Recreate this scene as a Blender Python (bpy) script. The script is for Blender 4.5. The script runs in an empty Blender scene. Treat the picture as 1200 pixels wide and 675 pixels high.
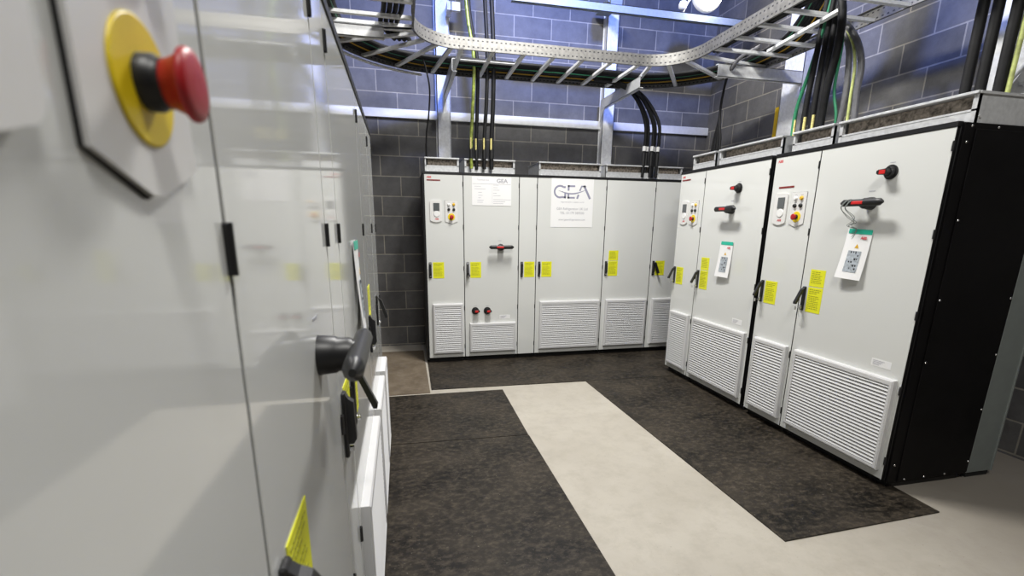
import bpy, math, random
from mathutils import Vector, Matrix
random.seed(7)
C = bpy.context.scene.collection
PI = math.pi

# ------------------------------------------------------------------ materials
def mat(name, col, rough=.5, metal=0, noise=0, nscale=20, bump=0, bscale=200, coat=0, emit=0, spec=.5, rvar=0):
    m = bpy.data.materials.new(name); m.use_nodes = True
    n = m.node_tree.nodes; l = m.node_tree.links; b = n['Principled BSDF']
    b.inputs['Base Color'].default_value = (*col, 1); b.inputs['Roughness'].default_value = rough
    b.inputs['Metallic'].default_value = metal; b.inputs['Specular IOR Level'].default_value = spec
    b.inputs['Coat Weight'].default_value = coat
    if emit:
        b.inputs['Emission Color'].default_value = (1, .97, .9, 1); b.inputs['Emission Strength'].default_value = emit
    if noise or bump or rvar:
        tc = n.new('ShaderNodeTexCoord')
        nz = n.new('ShaderNodeTexNoise'); nz.inputs['Scale'].default_value = nscale; nz.inputs['Detail'].default_value = 6
        l.new(tc.outputs['Object'], nz.inputs['Vector'])
        if noise:
            mx = n.new('ShaderNodeMix'); mx.data_type = 'RGBA'
            mx.inputs[6].default_value = (*[c*(1-noise) for c in col], 1); mx.inputs[7].default_value = (*[min(1, c*(1+noise)) for c in col], 1)
            rp = n.new('ShaderNodeMapRange'); rp.inputs[1].default_value = .3; rp.inputs[2].default_value = .7
            l.new(nz.outputs['Fac'], rp.inputs[0]); l.new(rp.outputs[0], mx.inputs[0]); l.new(mx.outputs[2], b.inputs['Base Color'])
        if rvar:
            mr = n.new('ShaderNodeMapRange'); mr.inputs[1].default_value = .3; mr.inputs[2].default_value = .7
            mr.inputs[3].default_value = rough-rvar; mr.inputs[4].default_value = rough+rvar
            l.new(nz.outputs['Fac'], mr.inputs[0]); l.new(mr.outputs[0], b.inputs['Roughness'])
        if bump:
            n2 = n.new('ShaderNodeTexNoise'); n2.inputs['Scale'].default_value = bscale; n2.inputs['Detail'].default_value = 4
            l.new(tc.outputs['Object'], n2.inputs['Vector'])
            bp = n.new('ShaderNodeBump'); bp.inputs['Strength'].default_value = bump; bp.inputs['Distance'].default_value = .002
            l.new(n2.outputs['Fac'], bp.inputs['Height']); l.new(bp.outputs[0], b.inputs['Normal'])
    return m

M = dict(
    door=mat('painted_steel', (.70, .71, .69), .065, bump=.012, bscale=60, spec=.6),
    grille=mat('grille_paint', (.66, .66, .665), .45),
    black=mat('black_frame', (.006, .006, .007), .45, bump=.05, bscale=300),
    side=mat('black_panel', (.0045, .004, .0045), .45, noise=.25, nscale=6, bump=.05, bscale=400, rvar=.08, spec=.2),
    dark=mat('dark_inside', (.012, .012, .012), .8),
    plastic=mat('black_plastic', (.012, .012, .013), .42, bump=.04, bscale=500),
    rubber=mat('cable_rubber', (.008, .008, .009), .6, spec=.3, noise=.3, nscale=30),
    greyrub=mat('grey_cable', (.12, .12, .13), .45, noise=.2, nscale=30),
    red=mat('red_plastic', (.42, .012, .016), .42),
    switchred=mat('switch_red', (.62, .02, .02), .4),
    yellow=mat('yellow_disc', (.82, .62, .012), .4),
    label=mat('yellow_label', (.80, .80, .02), .5),
    ink=mat('label_ink', (.36, .36, .02), .6),
    blackink=mat('black_ink', (.03, .03, .035), .6),
    greyink=mat('grey_ink', (.42, .42, .46), .6),
    logo=mat('purple_grey_ink', (.29, .29, .39), .5),
    maker=mat('red_ink', (.62, .03, .04), .5),
    darkred=mat('dark_red_bar', (.22, .02, .02), .4),
    paper=mat('paper', (.86, .86, .86), .5),
    plate=mat('panel_plate', (.74, .735, .72), .4),
    green=mat('green_band', (.02, .48, .33), .5),
    screen=mat('display_glass', (.10, .11, .115), .2),
    white=mat('white_plastic', (.85, .85, .84), .35),
    amber=mat('amber_button', (.75, .45, .03), .3),
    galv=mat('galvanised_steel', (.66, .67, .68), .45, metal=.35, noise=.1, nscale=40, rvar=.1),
    galvlit=mat('lit_galvanised', (.80, .81, .82), .5, metal=0, noise=.1, nscale=35, rvar=.08),  # lit copy of galvanised steel: light from below is put into its colour
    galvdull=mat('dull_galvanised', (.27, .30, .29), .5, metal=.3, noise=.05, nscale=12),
    chrome=mat('chrome', (.75, .75, .75), .2, metal=1),
    gcable=mat('green_cable', (.03, .20, .10), .4),
    gycable=mat('green_yellow_cable', (.22, .27, .045), .4, noise=.6, nscale=25), pgycable=mat('pale_green_yellow', (.45, .50, .18), .4, noise=.3, nscale=25),
    ycable=mat('yellow_stripe', (.62, .36, .02), .4),
    tape=mat('yellow_tape', (.66, .58, .22), .5, noise=.3, nscale=90),
    band=mat('trunking', (.72, .73, .74), .4, metal=.2, noise=.05, nscale=20),
    lamp=mat('lamp_glass', (1, 1, 1), .3, emit=7),
    mesh=mat('insulation', (.36, .31, .26), .8, noise=.7, nscale=45),
    strut=mat('strut', (.25, .29, .34), .5, metal=.2, noise=.08, nscale=30),
    picgrey=mat('printed_grey', (.38, .42, .46), .6, noise=.3, nscale=60),
    yellowstrip=mat('yellow_strip', (.85, .55, .0), .5),
)

def perforate(m, sx, hx, axis=0):
    """small dark slots punched along a rail, from object coordinates"""
    n = m.node_tree.nodes; l = m.node_tree.links; b = n['Principled BSDF']
    tc = n.new('ShaderNodeUVMap'); sp = n.new('ShaderNodeSeparateXYZ'); l.new(tc.outputs[0], sp.inputs[0])
    def math_(op, a, v=None, w=None):
        k = n.new('ShaderNodeMath'); k.operation = op
        for i, q in enumerate((a, v, w)):
            if q is None: continue
            if hasattr(q, 'links') or hasattr(q, 'is_linked'): l.new(q, k.inputs[i])
            else: k.inputs[i].default_value = q
        return k.outputs[0]
    u = math_('FRACT', math_('DIVIDE', sp.outputs[0], sx)); u = math_('ABSOLUTE', math_('SUBTRACT', u, .5))
    inu = math_('LESS_THAN', u, .20)
    v1 = math_('LESS_THAN', math_('ABSOLUTE', math_('SUBTRACT', sp.outputs[1], .24)), hx)
    v2 = math_('LESS_THAN', math_('ABSOLUTE', math_('SUBTRACT', sp.outputs[1], .76)), hx)
    hole = math_('MULTIPLY', inu, math_('ADD', v1, v2))
    old = b.inputs['Base Color'].links[0].from_socket
    mx = n.new('ShaderNodeMix'); mx.data_type = 'RGBA'; l.new(hole, mx.inputs[0]); l.new(old, mx.inputs[6]); mx.inputs[7].default_value = (.03, .03, .035, 1)
    l.new(mx.outputs[2], b.inputs['Base Color'])
    l.new(math_('MULTIPLY', math_('SUBTRACT', 1, hole), .8), b.inputs['Metallic'])
M['rail'] = mat('perforated_rail', (.26, .255, .245), .55, metal=.2, noise=.2, nscale=30)
perforate(M['rail'], .042, .055)

def node_mat(name):
    m = bpy.data.materials.new(name); m.use_nodes = True
    return m, m.node_tree.nodes, m.node_tree.links, m.node_tree.nodes['Principled BSDF']

def block_wall(name, axis, shift):
    m, n, l, b = node_mat(name)
    tc = n.new('ShaderNodeTexCoord'); sp = n.new('ShaderNodeSeparateXYZ'); l.new(tc.outputs['Object'], sp.inputs[0])
    a1 = n.new('ShaderNodeMath'); a1.operation = 'ADD'; a1.inputs[1].default_value = shift+45; l.new(sp.outputs[axis], a1.inputs[0])
    a2 = n.new('ShaderNodeMath'); a2.operation = 'ADD'; a2.inputs[1].default_value = -.02+.45; l.new(sp.outputs[2], a2.inputs[0])
    cb = n.new('ShaderNodeCombineXYZ'); l.new(a1.outputs[0], cb.inputs[0]); l.new(a2.outputs[0], cb.inputs[1])
    br = n.new('ShaderNodeTexBrick'); l.new(cb.outputs[0], br.inputs['Vector'])
    br.offset = .5; br.offset_frequency = 2; br.squash = 1
    br.inputs['Scale'].default_value = 1; br.inputs['Brick Width'].default_value = .45; br.inputs['Row Height'].default_value = .225
    br.inputs['Mortar Size'].default_value = .0065; br.inputs['Mortar Smooth'].default_value = .25; br.inputs['Bias'].default_value = 0
    br.inputs['Color1'].default_value = (.090, .088, .090, 1); br.inputs['Color2'].default_value = (.135, .132, .130, 1)
    br.inputs['Mortar'].default_value = (.30, .28, .24, 1)
    nz = n.new('ShaderNodeTexNoise'); nz.inputs['Scale'].default_value = 5; nz.inputs['Detail'].default_value = 8; nz.inputs['Roughness'].default_value = .7
    l.new(tc.outputs['Object'], nz.inputs['Vector'])
    rp = n.new('ShaderNodeMapRange'); rp.inputs[1].default_value = .3; rp.inputs[2].default_value = .7; rp.inputs[3].default_value = .72; rp.inputs[4].default_value = 1.25
    l.new(nz.outputs['Fac'], rp.inputs[0])
    mu = n.new('ShaderNodeMix'); mu.data_type = 'RGBA'; mu.blend_type = 'MULTIPLY'; mu.inputs[0].default_value = 1
    l.new(br.outputs['Color'], mu.inputs[6]); l.new(rp.outputs[0], mu.inputs[7]); l.new(mu.outputs[2], b.inputs['Base Color'])
    b.inputs['Roughness'].default_value = .62
    n2 = n.new('ShaderNodeTexNoise'); n2.inputs['Scale'].default_value = 140; n2.inputs['Detail'].default_value = 5; l.new(tc.outputs['Object'], n2.inputs['Vector'])
    ad = n.new('ShaderNodeMath'); ad.operation = 'MULTIPLY_ADD'; ad.inputs[1].default_value = -2.2; l.new(br.outputs['Fac'], ad.inputs[0]); l.new(n2.outputs['Fac'], ad.inputs[2])
    bp = n.new('ShaderNodeBump'); bp.inputs['Strength'].default_value = .5; bp.inputs['Distance'].default_value = .003
    l.new(ad.outputs[0], bp.inputs['Height']); l.new(bp.outputs[0], b.inputs['Normal'])
    return m

def dirty(name, c1, c2, c3, s1, s2, rough, spec=.4, bump=.3, stretch=(1, 1, 1), thr=(.45, .75), rvar=.1, speck=None, shade_stain=None):
    m, n, l, b = node_mat(name)
    tc = n.new('ShaderNodeTexCoord'); mp = n.new('ShaderNodeMapping'); mp.inputs['Scale'].default_value = stretch; l.new(tc.outputs['Object'], mp.inputs[0])
    def nz(s, d, r=.6):
        k = n.new('ShaderNodeTexNoise'); k.inputs['Scale'].default_value = s; k.inputs['Detail'].default_value = d; k.inputs['Roughness'].default_value = r
        l.new(mp.outputs[0], k.inputs['Vector']); return k.outputs['Fac']
    def rng(f, a, bb, c=0, d=1):
        k = n.new('ShaderNodeMapRange'); k.inputs[1].default_value = a; k.inputs[2].default_value = bb; k.inputs[3].default_value = c; k.inputs[4].default_value = d
        l.new(f, k.inputs[0]); return k.outputs[0]
    def mix(f, a, bb):
        k = n.new('ShaderNodeMix'); k.data_type = 'RGBA'; l.new(f, k.inputs[0])
        for q, i in ((a, 6), (bb, 7)):
            if isinstance(q, tuple): k.inputs[i].default_value = (*q, 1)
            else: l.new(q, k.inputs[i])
        return k.outputs[2]
    big = nz(s1, 7, .65); fine = nz(s2, 8, .75)
    c = mix(rng(big, *thr), c1, c2)
    c = mix(rng(fine, .46, .84), c, c3)
    if speck:
        c = mix(rng(nz(90, 2, .4), .72, .78), c, speck)
    if shade_stain:                                    # shade on the right-hand floor mixed into its colour, with stains
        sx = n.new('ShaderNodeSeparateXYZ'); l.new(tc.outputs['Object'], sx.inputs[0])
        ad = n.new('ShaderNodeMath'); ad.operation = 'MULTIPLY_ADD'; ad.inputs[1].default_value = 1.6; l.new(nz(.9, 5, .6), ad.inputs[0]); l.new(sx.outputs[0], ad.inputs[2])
        c = mix(rng(ad.outputs[0], 2.5, 3.7, 0, .9), c, shade_stain)
    l.new(c, b.inputs['Base Color']); b.inputs['Specular IOR Level'].default_value = spec
    l.new(rng(big, .3, .7, rough-rvar, rough+rvar), b.inputs['Roughness'])
    bp = n.new('ShaderNodeBump'); bp.inputs['Strength'].default_value = bump; bp.inputs['Distance'].default_value = .002; l.new(fine, bp.inputs['Height']); l.new(bp.outputs[0], b.inputs['Normal'])
    return m
M['concrete'] = dirty('pale_concrete', (.42, .385, .325), (.50, .465, .40), (.36, .325, .27), 1.6, 7, .5, bump=.12, thr=(.3, .7), speck=(.28, .24, .19), shade_stain=(.23, .205, .175))
M['mat'] = dirty('black_rubber_mat', (.0055, .0045, .0035), (.038, .031, .023), (.115, .093, .068), 2.1, 22, .52, spec=.22, bump=.5, thr=(.38, .64), stretch=(1, 1.4, 1), speck=(.16, .14, .11))
M['brownfloor'] = dirty('dusty_brown_mat', (.12, .092, .062), (.19, .15, .105), (.24, .20, .15), 2.2, 8, .7, bump=.3, thr=(.35, .7))
M['ceil'] = mat('ceiling_paint', (.42, .45, .50), .8)

# ------------------------------------------------------------------ mesh building
class MB:
    def __init__(s): s.v = []; s.f = []; s.sm = []; s.mi = []; s.uv = []
    def _add(s, vs, fs, smooth=False, mi=0, uvs=None):
        k = len(s.v); s.v += [tuple(v) for v in vs]
        for i, f in enumerate(fs):
            s.f.append(tuple(k+j for j in f)); s.sm.append(smooth); s.mi.append(mi); s.uv.append(uvs[i] if uvs else None)
        return s
    def box(s, x0, x1, y0, y1, z0, z1, b=0, mi=0):
        x0, x1 = min(x0, x1), max(x0, x1); y0, y1 = min(y0, y1), max(y0, y1); z0, z1 = min(z0, z1), max(z0, z1)
        b = min(b, (x1-x0)*.45, (y1-y0)*.45, (z1-z0)*.45)
        if b <= 0:
            vs = [(x, y, z) for x in (x0, x1) for y in (y0, y1) for z in (z0, z1)]
            return s._add(vs, [(0, 1, 3, 2), (4, 6, 7, 5), (0, 4, 5, 1), (2, 3, 7, 6), (0, 2, 6, 4), (1, 5, 7, 3)], mi=mi)
        lo = (x0, y0, z0); hi = (x1, y1, z1); vs = []; idx = {}
        for sx in (0, 1):
            for sy in (0, 1):
                for sz in (0, 1):
                    sg = (sx, sy, sz); p = [hi[i] if sg[i] else lo[i] for i in range(3)]; inn = [p[i]-b if sg[i] else p[i]+b for i in range(3)]
                    for a in range(3):
                        q = list(inn); q[a] = p[a]; idx[(sg, a)] = len(vs); vs.append(tuple(q))
        fs = []
        for a in range(3):
            o = [i for i in range(3) if i != a]
            for sa in (0, 1):
                def K(u, w):
                    g = [0]*3; g[a] = sa; g[o[0]] = u; g[o[1]] = w; return idx[(tuple(g), a)]
                fs.append((K(0, 0), K(1, 0), K(1, 1), K(0, 1)))
        for a in range(3):
            o = [i for i in range(3) if i != a]
            for u in (0, 1):
                for w in (0, 1):
                    g0 = [0]*3; g1 = [0]*3; g0[a] = 0; g1[a] = 1
                    for g in (g0, g1): g[o[0]] = u; g[o[1]] = w
                    fs.append((idx[(tuple(g0), o[0])], idx[(tuple(g1), o[0])], idx[(tuple(g1), o[1])], idx[(tuple(g0), o[1])]))
        for sx in (0, 1):
            for sy in (0, 1):
                for sz in (0, 1): fs.append(tuple(idx[((sx, sy, sz), a)] for a in range(3)))
        return s._add(vs, fs, mi=mi)
    def prism(s, poly, y0, y1, plane='xz', mi=0):
        """extrude a 2D outline"""
        def P(u, w, d): return {'xz': (u, d, w), 'xy': (u, w, d), 'yz': (d, u, w)}[plane]
        n = len(poly); vs = [P(u, w, y0) for u, w in poly]+[P(u, w, y1) for u, w in poly]
        fs = [tuple(range(n)), tuple(range(2*n-1, n-1, -1))]+[(i, (i+1) % n, n+(i+1) % n, n+i) for i in range(n)]
        return s._add(vs, fs, mi=mi)
    def cyl(s, p0, p1, r0, r1=None, n=20, caps=True, mi=0, smooth=True):
        r1 = r0 if r1 is None else r1; p0 = Vector(p0); p1 = Vector(p1); d = (p1-p0).normalized()
        a = d.orthogonal().normalized(); b = d.cross(a); vs = []
        for p, r in ((p0, r0), (p1, r1)):
            for i in range(n): t = 2*PI*i/n; vs.append(p+a*math.cos(t)*r+b*math.sin(t)*r)
        s._add(vs, [(i, (i+1) % n, n+(i+1) % n, n+i) for i in range(n)], smooth, mi)
        if caps: s._add(vs[:n], [tuple(range(n-1, -1, -1))], mi=mi); s._add(vs[n:], [tuple(range(n))], mi=mi)
        return s
    def lathe(s, prof, origin, axis, n=28, mi=0):
        o = Vector(origin); d = Vector(axis).normalized(); a = d.orthogonal().normalized(); b = d.cross(a); vs = []
        for h, r in prof:
            for i in range(n): t = 2*PI*i/n; vs.append(o+d*h+a*math.cos(t)*r+b*math.sin(t)*r)
        fs = [(j*n+i, j*n+(i+1) % n, (j+1)*n+(i+1) % n, (j+1)*n+i) for j in range(len(prof)-1) for i in range(n)]
        s._add(vs, fs, True, mi); s._add(vs[:n], [tuple(range(n-1, -1, -1))], mi=mi); s._add(vs[-n:], [tuple(range(n))], mi=mi)
        return s
    def sweep(s, path, prof, closed_prof=True, up=(0, 0, 1), smooth=False, mi=0, rails_uv=None):
        """sweep a (side, up) outline along a path"""
        path = [Vector(p) for p in path]; n = len(prof); vs = []; L = [0]
        for i in range(1, len(path)): L.append(L[-1]+(path[i]-path[i-1]).length)
        for i, p in enumerate(path):
            t = (path[min(i+1, len(path)-1)]-path[max(i-1, 0)]).normalized(); u = Vector(up)
            sd = t.cross(u)
            if sd.length < .05: sd = t.cross(Vector((0, 1, 0)))
            sd.normalize(); u = sd.cross(t).normalized()
            for a, b in prof: vs.append(p+sd*a+u*b)
        fs = []; uvs = []
        for j in range(len(path)-1):
            for i in range(n if closed_prof else n-1):
                k = (i+1) % n; fs.append((j*n+i, j*n+k, (j+1)*n+k, (j+1)*n+i))
                vlo = 0 if i not in (rails_uv or ()) else 0
                if rails_uv and i in rails_uv:
                    a, b = rails_uv[i]; uvs.append(((L[j], a), (L[j], b), (L[j+1], b), (L[j+1], a)))
                else: uvs.append(((0, 0),)*4)
        s._add(vs, fs, smooth, mi, uvs if rails_uv else None)
        if closed_prof: s._add(vs[:n], [tuple(range(n-1, -1, -1))], mi=mi); s._add(vs[-n:], [tuple(range(n))], mi=mi)
        return s
    def tube(s, path, r, n=10, mi=0):
        path = smooth_path(path)
        return s.sweep(path, [(math.cos(2*PI*i/n)*r, math.sin(2*PI*i/n)*r) for i in range(n)], smooth=True, mi=mi, up=(.13, .21, .97) if abs((path[-1]-path[0]).normalized().z) < .8 else (.2, .97, .1))
    def build(s, name, mats, parent=None, loc=None, rot=None):
        if not isinstance(mats, (list, tuple)): mats = [mats]
        me = bpy.data.meshes.new(name); me.from_pydata(s.v, [], s.f)
        for m in mats: me.materials.append(m)
        me.polygons.foreach_set('use_smooth', s.sm); me.polygons.foreach_set('material_index', s.mi)
        if any(u for u in s.uv):
            ul = me.uv_layers.new(name='UVMap'); k = 0
            for p, u in zip(me.polygons, s.uv):
                for j in range(p.loop_total): ul.data[k].uv = u[j] if u and j < len(u) else (0, 0); k += 1
        me.validate(); me.update()
        import bmesh
        bm = bmesh.new(); bm.from_mesh(me); bmesh.ops.recalc_face_normals(bm, faces=bm.faces); bm.to_mesh(me); bm.free()
        o = bpy.data.objects.new(name, me); C.objects.link(o)
        if parent: o.parent = parent
        if loc: o.location = loc
        if rot: o.rotation_euler = rot
        return o

def smooth_path(pts, k=6):
    P = [Vector(p) for p in pts]
    if len(P) < 3: return P
    out = []
    for i in range(len(P)-1):
        p0 = P[max(i-1, 0)]; p1 = P[i]; p2 = P[i+1]; p3 = P[min(i+2, len(P)-1)]
        for j in range(k):
            t = j/k; t2 = t*t; t3 = t2*t
            out.append(.5*((2*p1)+(p2-p0)*t+(2*p0-5*p1+4*p2-p3)*t2+(3*p1-p0-3*p2+p3)*t3))
    out.append(P[-1]); return out

def tag(o, label, cat, group=None, kind=None):
    if label: o['label'] = label
    if cat: o['category'] = cat
    if group: o['group'] = group
    if kind: o['kind'] = kind
    return o
def empty(name, loc, rz=0):
    o = bpy.data.objects.new(name, None); C.objects.link(o); o.location = loc; o.rotation_euler = (0, 0, rz); o.empty_display_size = .1; return o
def struct(mb, name, m):
    o = mb.build(name, m); o['kind'] = 'structure'; return o

def text_into(mb, body, x, z, size, y, bold=0, mi=0, align='LEFT', thick=.0006, sx=1):
    """letters laid on a plane that faces -Y"""
    cu = bpy.data.curves.new('t', 'FONT'); cu.body = body; cu.size = size; cu.align_x = align; cu.offset = bold*size; cu.resolution_u = 3
    ob = bpy.data.objects.new('t', cu); C.objects.link(ob); bpy.context.view_layer.update()
    me = ob.to_mesh()
    vs = [(x+v.co.x*sx, y, z+v.co.y) for v in me.vertices]; fs = [tuple(p.vertices) for p in me.polygons]
    mb._add(vs, fs, mi=mi)
    ob.to_mesh_clear(); bpy.data.objects.remove(ob); bpy.data.curves.remove(cu)
    return mb
def stroke(mb, pts, w, y, mi=0, t=.0006):
    """flat ribbon letter stroke on a plane that faces -Y; w may taper"""
    P = [Vector(p) for p in pts]; L = []; R = []
    for i, p in enumerate(P):
        d = (P[min(i+1, len(P)-1)]-P[max(i-1, 0)]).normalized(); nn = Vector((-d.y, d.x))*((w[i] if isinstance(w, list) else w)/2)
        L.append(p+nn); R.append(p-nn)
    for i in range(len(P)-1):
        mb._add([(q.x, y, q.y) for q in (L[i], L[i+1], R[i+1], R[i])], [(0, 1, 2, 3)], mi=mi)
    return mb

# ------------------------------------------------------------------ room
YB, XR = .88, 3.76
struct(MB().box(-2.2, XR+.3, YB, YB+.3, -.1, 5.4), 'wall_back', block_wall('block_wall_back', 0, 0))
struct(MB().box(XR, XR+.3, -9, YB, -.1, 5.4), 'wall_right', block_wall('block_wall_right', 1, .10))
struct(MB().box(-2.2, -1.9, -9, YB, -.1, 5.4), 'wall_left', bpy.data.materials['block_wall_right'])
struct(MB().box(-2.2, XR+.3, -9.3, -9, -.1, 5.4), 'wall_front', bpy.data.materials['block_wall_back'])
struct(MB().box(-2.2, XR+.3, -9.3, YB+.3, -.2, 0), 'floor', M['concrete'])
struct(MB().box(-2.2, XR+.3, -9.3, YB+.3, 5.4, 5.6), 'ceiling', M['ceil'])

def quadmat(name, pts, m, t=.006, z=0):
    return MB().prism(pts, z, z+t, 'xy').build(name, m)
G = 'rubber mats on the concrete floor'
tag(quadmat('rubber_mat', [(-.035, -.895), (1.476, -.932), (3.05, -.96), (3.05, .12), (-.02, .12)], M['mat']), 'black rubber mat lying along the foot of the back row of cabinets', 'mat', G)
tag(quadmat('rubber_mat', [(1.534, -3.456), (2.556, -3.423), (2.62, -.965), (1.478, -.938)], M['mat'], .007), 'long black rubber mat with a free near end, running along the right row', 'mat', G)
tag(quadmat('rubber_mat', [(-.5, -1.985), (.603, -2.018), (.617, -1.018), (-.5, -1.012)], M['mat']), 'short black rubber mat beside the left row, far one of two laid end to end', 'mat', G)
tag(quadmat('rubber_mat', [(-.5, -5.6), (.62, -5.6), (.606, -2.026), (-.5, -1.993)], M['mat']), 'large dusty black rubber mat beside the left row in the foreground', 'mat', G)
tag(quadmat('floor_cover', [(-1.5, -.985), (-.05, -.975), (-.045, .565), (-1.5, .58)], M['brownfloor'], .004), 'dusty brown floor cover in the gap between the left row and back row', 'mat')

# ------------------------------------------------------------------ cabinets
def grille(p, x0, x1, z0, z1):
    """louvred vent: chamfered frame and sloping slats standing proud of the door"""
    f = MB(); d = -.030; w = .022; c = .009
    outer = [(x0, z0), (x1, z0), (x1, z1), (x0, z1)]; mid = [(x0+c, z0+c), (x1-c, z0+c), (x1-c, z1-c), (x0+c, z1-c)]
    inn = [(x0+w, z0+w), (x1-w, z0+w), (x1-w, z1-w*1.4), (x0+w, z1-w*1.4)]
    vs = [(x, 0, z) for x, z in outer]+[(x, d+.005, z) for x, z in outer]+[(x, d, z) for x, z in mid]+[(x, d, z) for x, z in inn]+[(x, -.006, z) for x, z in inn]
    fs = []
    for r in range(4):
        for i in range(4): fs.append((r*4+i, r*4+(i+1) % 4, r*4+4+(i+1) % 4, r*4+4+i))
    f._add(vs, fs)
    g = f.build('vent_grille', M['grille'], p)
    MB().box(x0+w-.004, x1-w+.004, -.007, -.002, z0+w-.004, z1-w*1.4+.004).build('grille_backing', M['dark'], g)
    s = MB(); n = max(3, round((z1-z0-w*2.4)/.0215)); ph = (z1-z0-w*2.4)/n
    for i in range(n):
        zb = z0+w+i*ph
        s.prism([(-.010, zb+ph*.97), (-.0205, zb+ph*.93), (-.0285, zb+ph*.25), (-.027, zb+ph*.19), (-.019, zb+ph*.25), (-.010, zb+ph*.80)], x0+w, x1-w, 'yz')
    s.build('louvres', M['grille'], g)
    return g

def rounded(x0, x1, z0, z1, r, n=5, bow=0):
    pts = []
    for cx, cz, a0 in ((x1-r, z0+r, -90), (x1-r, z1-r, 0), (x0+r, z1-r, 90), (x0+r, z0+r, 180)):
        for i in range(n+1):
            a = math.radians(a0+90*i/n); pts.append((cx+r*math.cos(a), cz+r*math.sin(a)))
    if bow:
        for i in range(1, 8):
            t = i/8; pts.append((x0+r+(x1-x0-2*r)*t, z0-bow*math.sin(PI*t)))
    return pts

def door_handle(p, x, lean, keys=False, sideways=0):
    b = MB().box(x-.014, x+.014, -.010, 0, .945, 1.112, .003).build('door_handle', M['plastic'], p)
    m = MB()
    a = math.radians(lean); c, s = math.cos(a), math.sin(a)
    L = .125
    prof = [(0, 0), (-.006, -.010), (-.017, -.018), (-.019, -L+.012), (-.012, -L), (.0, -L)]
    poly = []
    for u, w in prof: poly.append((-.010+u*c+w*s, 1.106+w*c-u*s*0))
    m.prism(poly, -.0105, .0105, 'yz')
    m.build('lever', M['plastic'], b, (x, 0, 0), None)
    if sideways:
        k = MB().prism([(0, 1.10), (.022, 1.095), (.022+sideways, .975), (sideways, .965)], -.055, -.035).build('lever', M['plastic'], b, (x-.01, 0, 0))
    lk = MB().cyl((x, -.010, .965), (x, -.020, .965), .0075, n=14)
    if keys:
        lk.box(x-.004, x+.008, -.034, -.018, .960, .968); lk.tube([(x+.004, -.03, .962), (x+.010, -.034, .93), (x+.014, -.03, .90)], .0014, 6)
        lk.box(x+.006, x+.022, -.034, -.031, .955, .985, .001); lk.box(x-.016, x-.002, -.05, -.047, .948, .972, .001)
    o = lk.build('lock_cylinder', M['chrome'], b); o['label'] = 'silver lock cylinder with keys' if keys else 'silver lock cylinder'
    return b

def warning_label(p, x0, z0, z1):
    y = -.0016
    o = MB().box(x0, x0+.118, y, -.0002, z0, z1).build('warning_label', M['label'], p); o['label'] = 'yellow safety label'
    t = MB(); rnd = random.Random(int(x0*1000)+int(z0*77)); z = z1-.018
    while z > z0+.012:
        xx = x0+.012; e = x0+.118-.010-rnd.random()*.03
        while xx < e-.004:
            w = rnd.uniform(.006, .02); t.box(xx, min(xx+w, e), y-.0008, y, z, z+.0045); xx += w+.004
        z -= .012 if rnd.random() > .2 else .02
    t.build('small_print', M['ink'], o)

def rotary(p, x, z, pointing, big=False):
    b = MB().box(x-.036, x+.036, -.004, 0, z-.036, z+.036, .002)
    b = MB().cyl((x, 0, z), (x, -.006, z), .040, n=28).cyl((x, -.006, z), (x, -.028, z), .030, .026, n=24)
    o = b.build('rotary_switch', M['plastic'], p)
    s = pointing
    MB().prism([(x-.012*s, z-.017), (x+.032*s, z-.013), (x+.043*s, z-.006), (x+.043*s, z+.008), (x+.032*s, z+.014), (x-.012*s, z+.017), (x-.022*s, z)], -.056, -.028).build('switch_lever', M['plastic'], o)
    q = MB().box(x-.010*s, x+.026*s, -.0585, -.055, z-.011, z+.011, .001).build('lever_inlay', M['switchred'], o); q['label'] = 'red inlay of the switch lever'
    MB().box(x-.016, x+.016, -.0008, 0, z+.050, z+.054).build('switch_marking', M['greyink'], o)
    return o

def disconnect(p, x, z, left=.138, right=.130, inlay=True):
    """big black pistol handle: hub on the door, bar across it, red inlay"""
    hub = MB().lathe([(0, .037), (.030, .034), (.034, .031), (.052, .031), (.060, .028)], (x, 0, z), (0, -1, 0)).build('disconnect_switch', M['plastic'], p)
    prof = []
    bar = MB(); n = 14; ring = []
    for i in range(n+1):
        t = i/n; xx = -left+(left+right)*t
        e = min(1, math.sqrt(max(0, 1-((abs(t-.5)-.46)/.04)**2)) if abs(t-.5) > .46 else 1); e = max(e, .35)
        ring.append((xx, .018*e, .021*e))
    vs = []; k = 10
    for xx, ry, rz in ring:
        for j in range(k):
            a = 2*PI*j/k; vs.append((x+xx, -.071+ry*math.cos(a), z+.004+rz*math.sin(a)))
    bar._add(vs, [(i*k+j, i*k+(j+1) % k, (i+1)*k+(j+1) % k, (i+1)*k+j) for i in range(n) for j in range(k)], True)
    bar._add(vs[:k], [tuple(range(k))]); bar._add(vs[-k:], [tuple(range(k))])
    bar.cyl((x, -.05, z), (x, -.072, z), .028, .022, n=20)
    bar.build('grip', M['plastic'], hub)
    if inlay: q = MB().box(x-.058, x+.018, -.0895, -.080, z-.006, z+.013, .003).build('grip_inlay', M['switchred'], hub)
    MB().box(x-.03, x+.01, -.0008, 0, z+.068, z+.073).build('switch_marking', M['greyink'], hub)
    return hub

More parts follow.
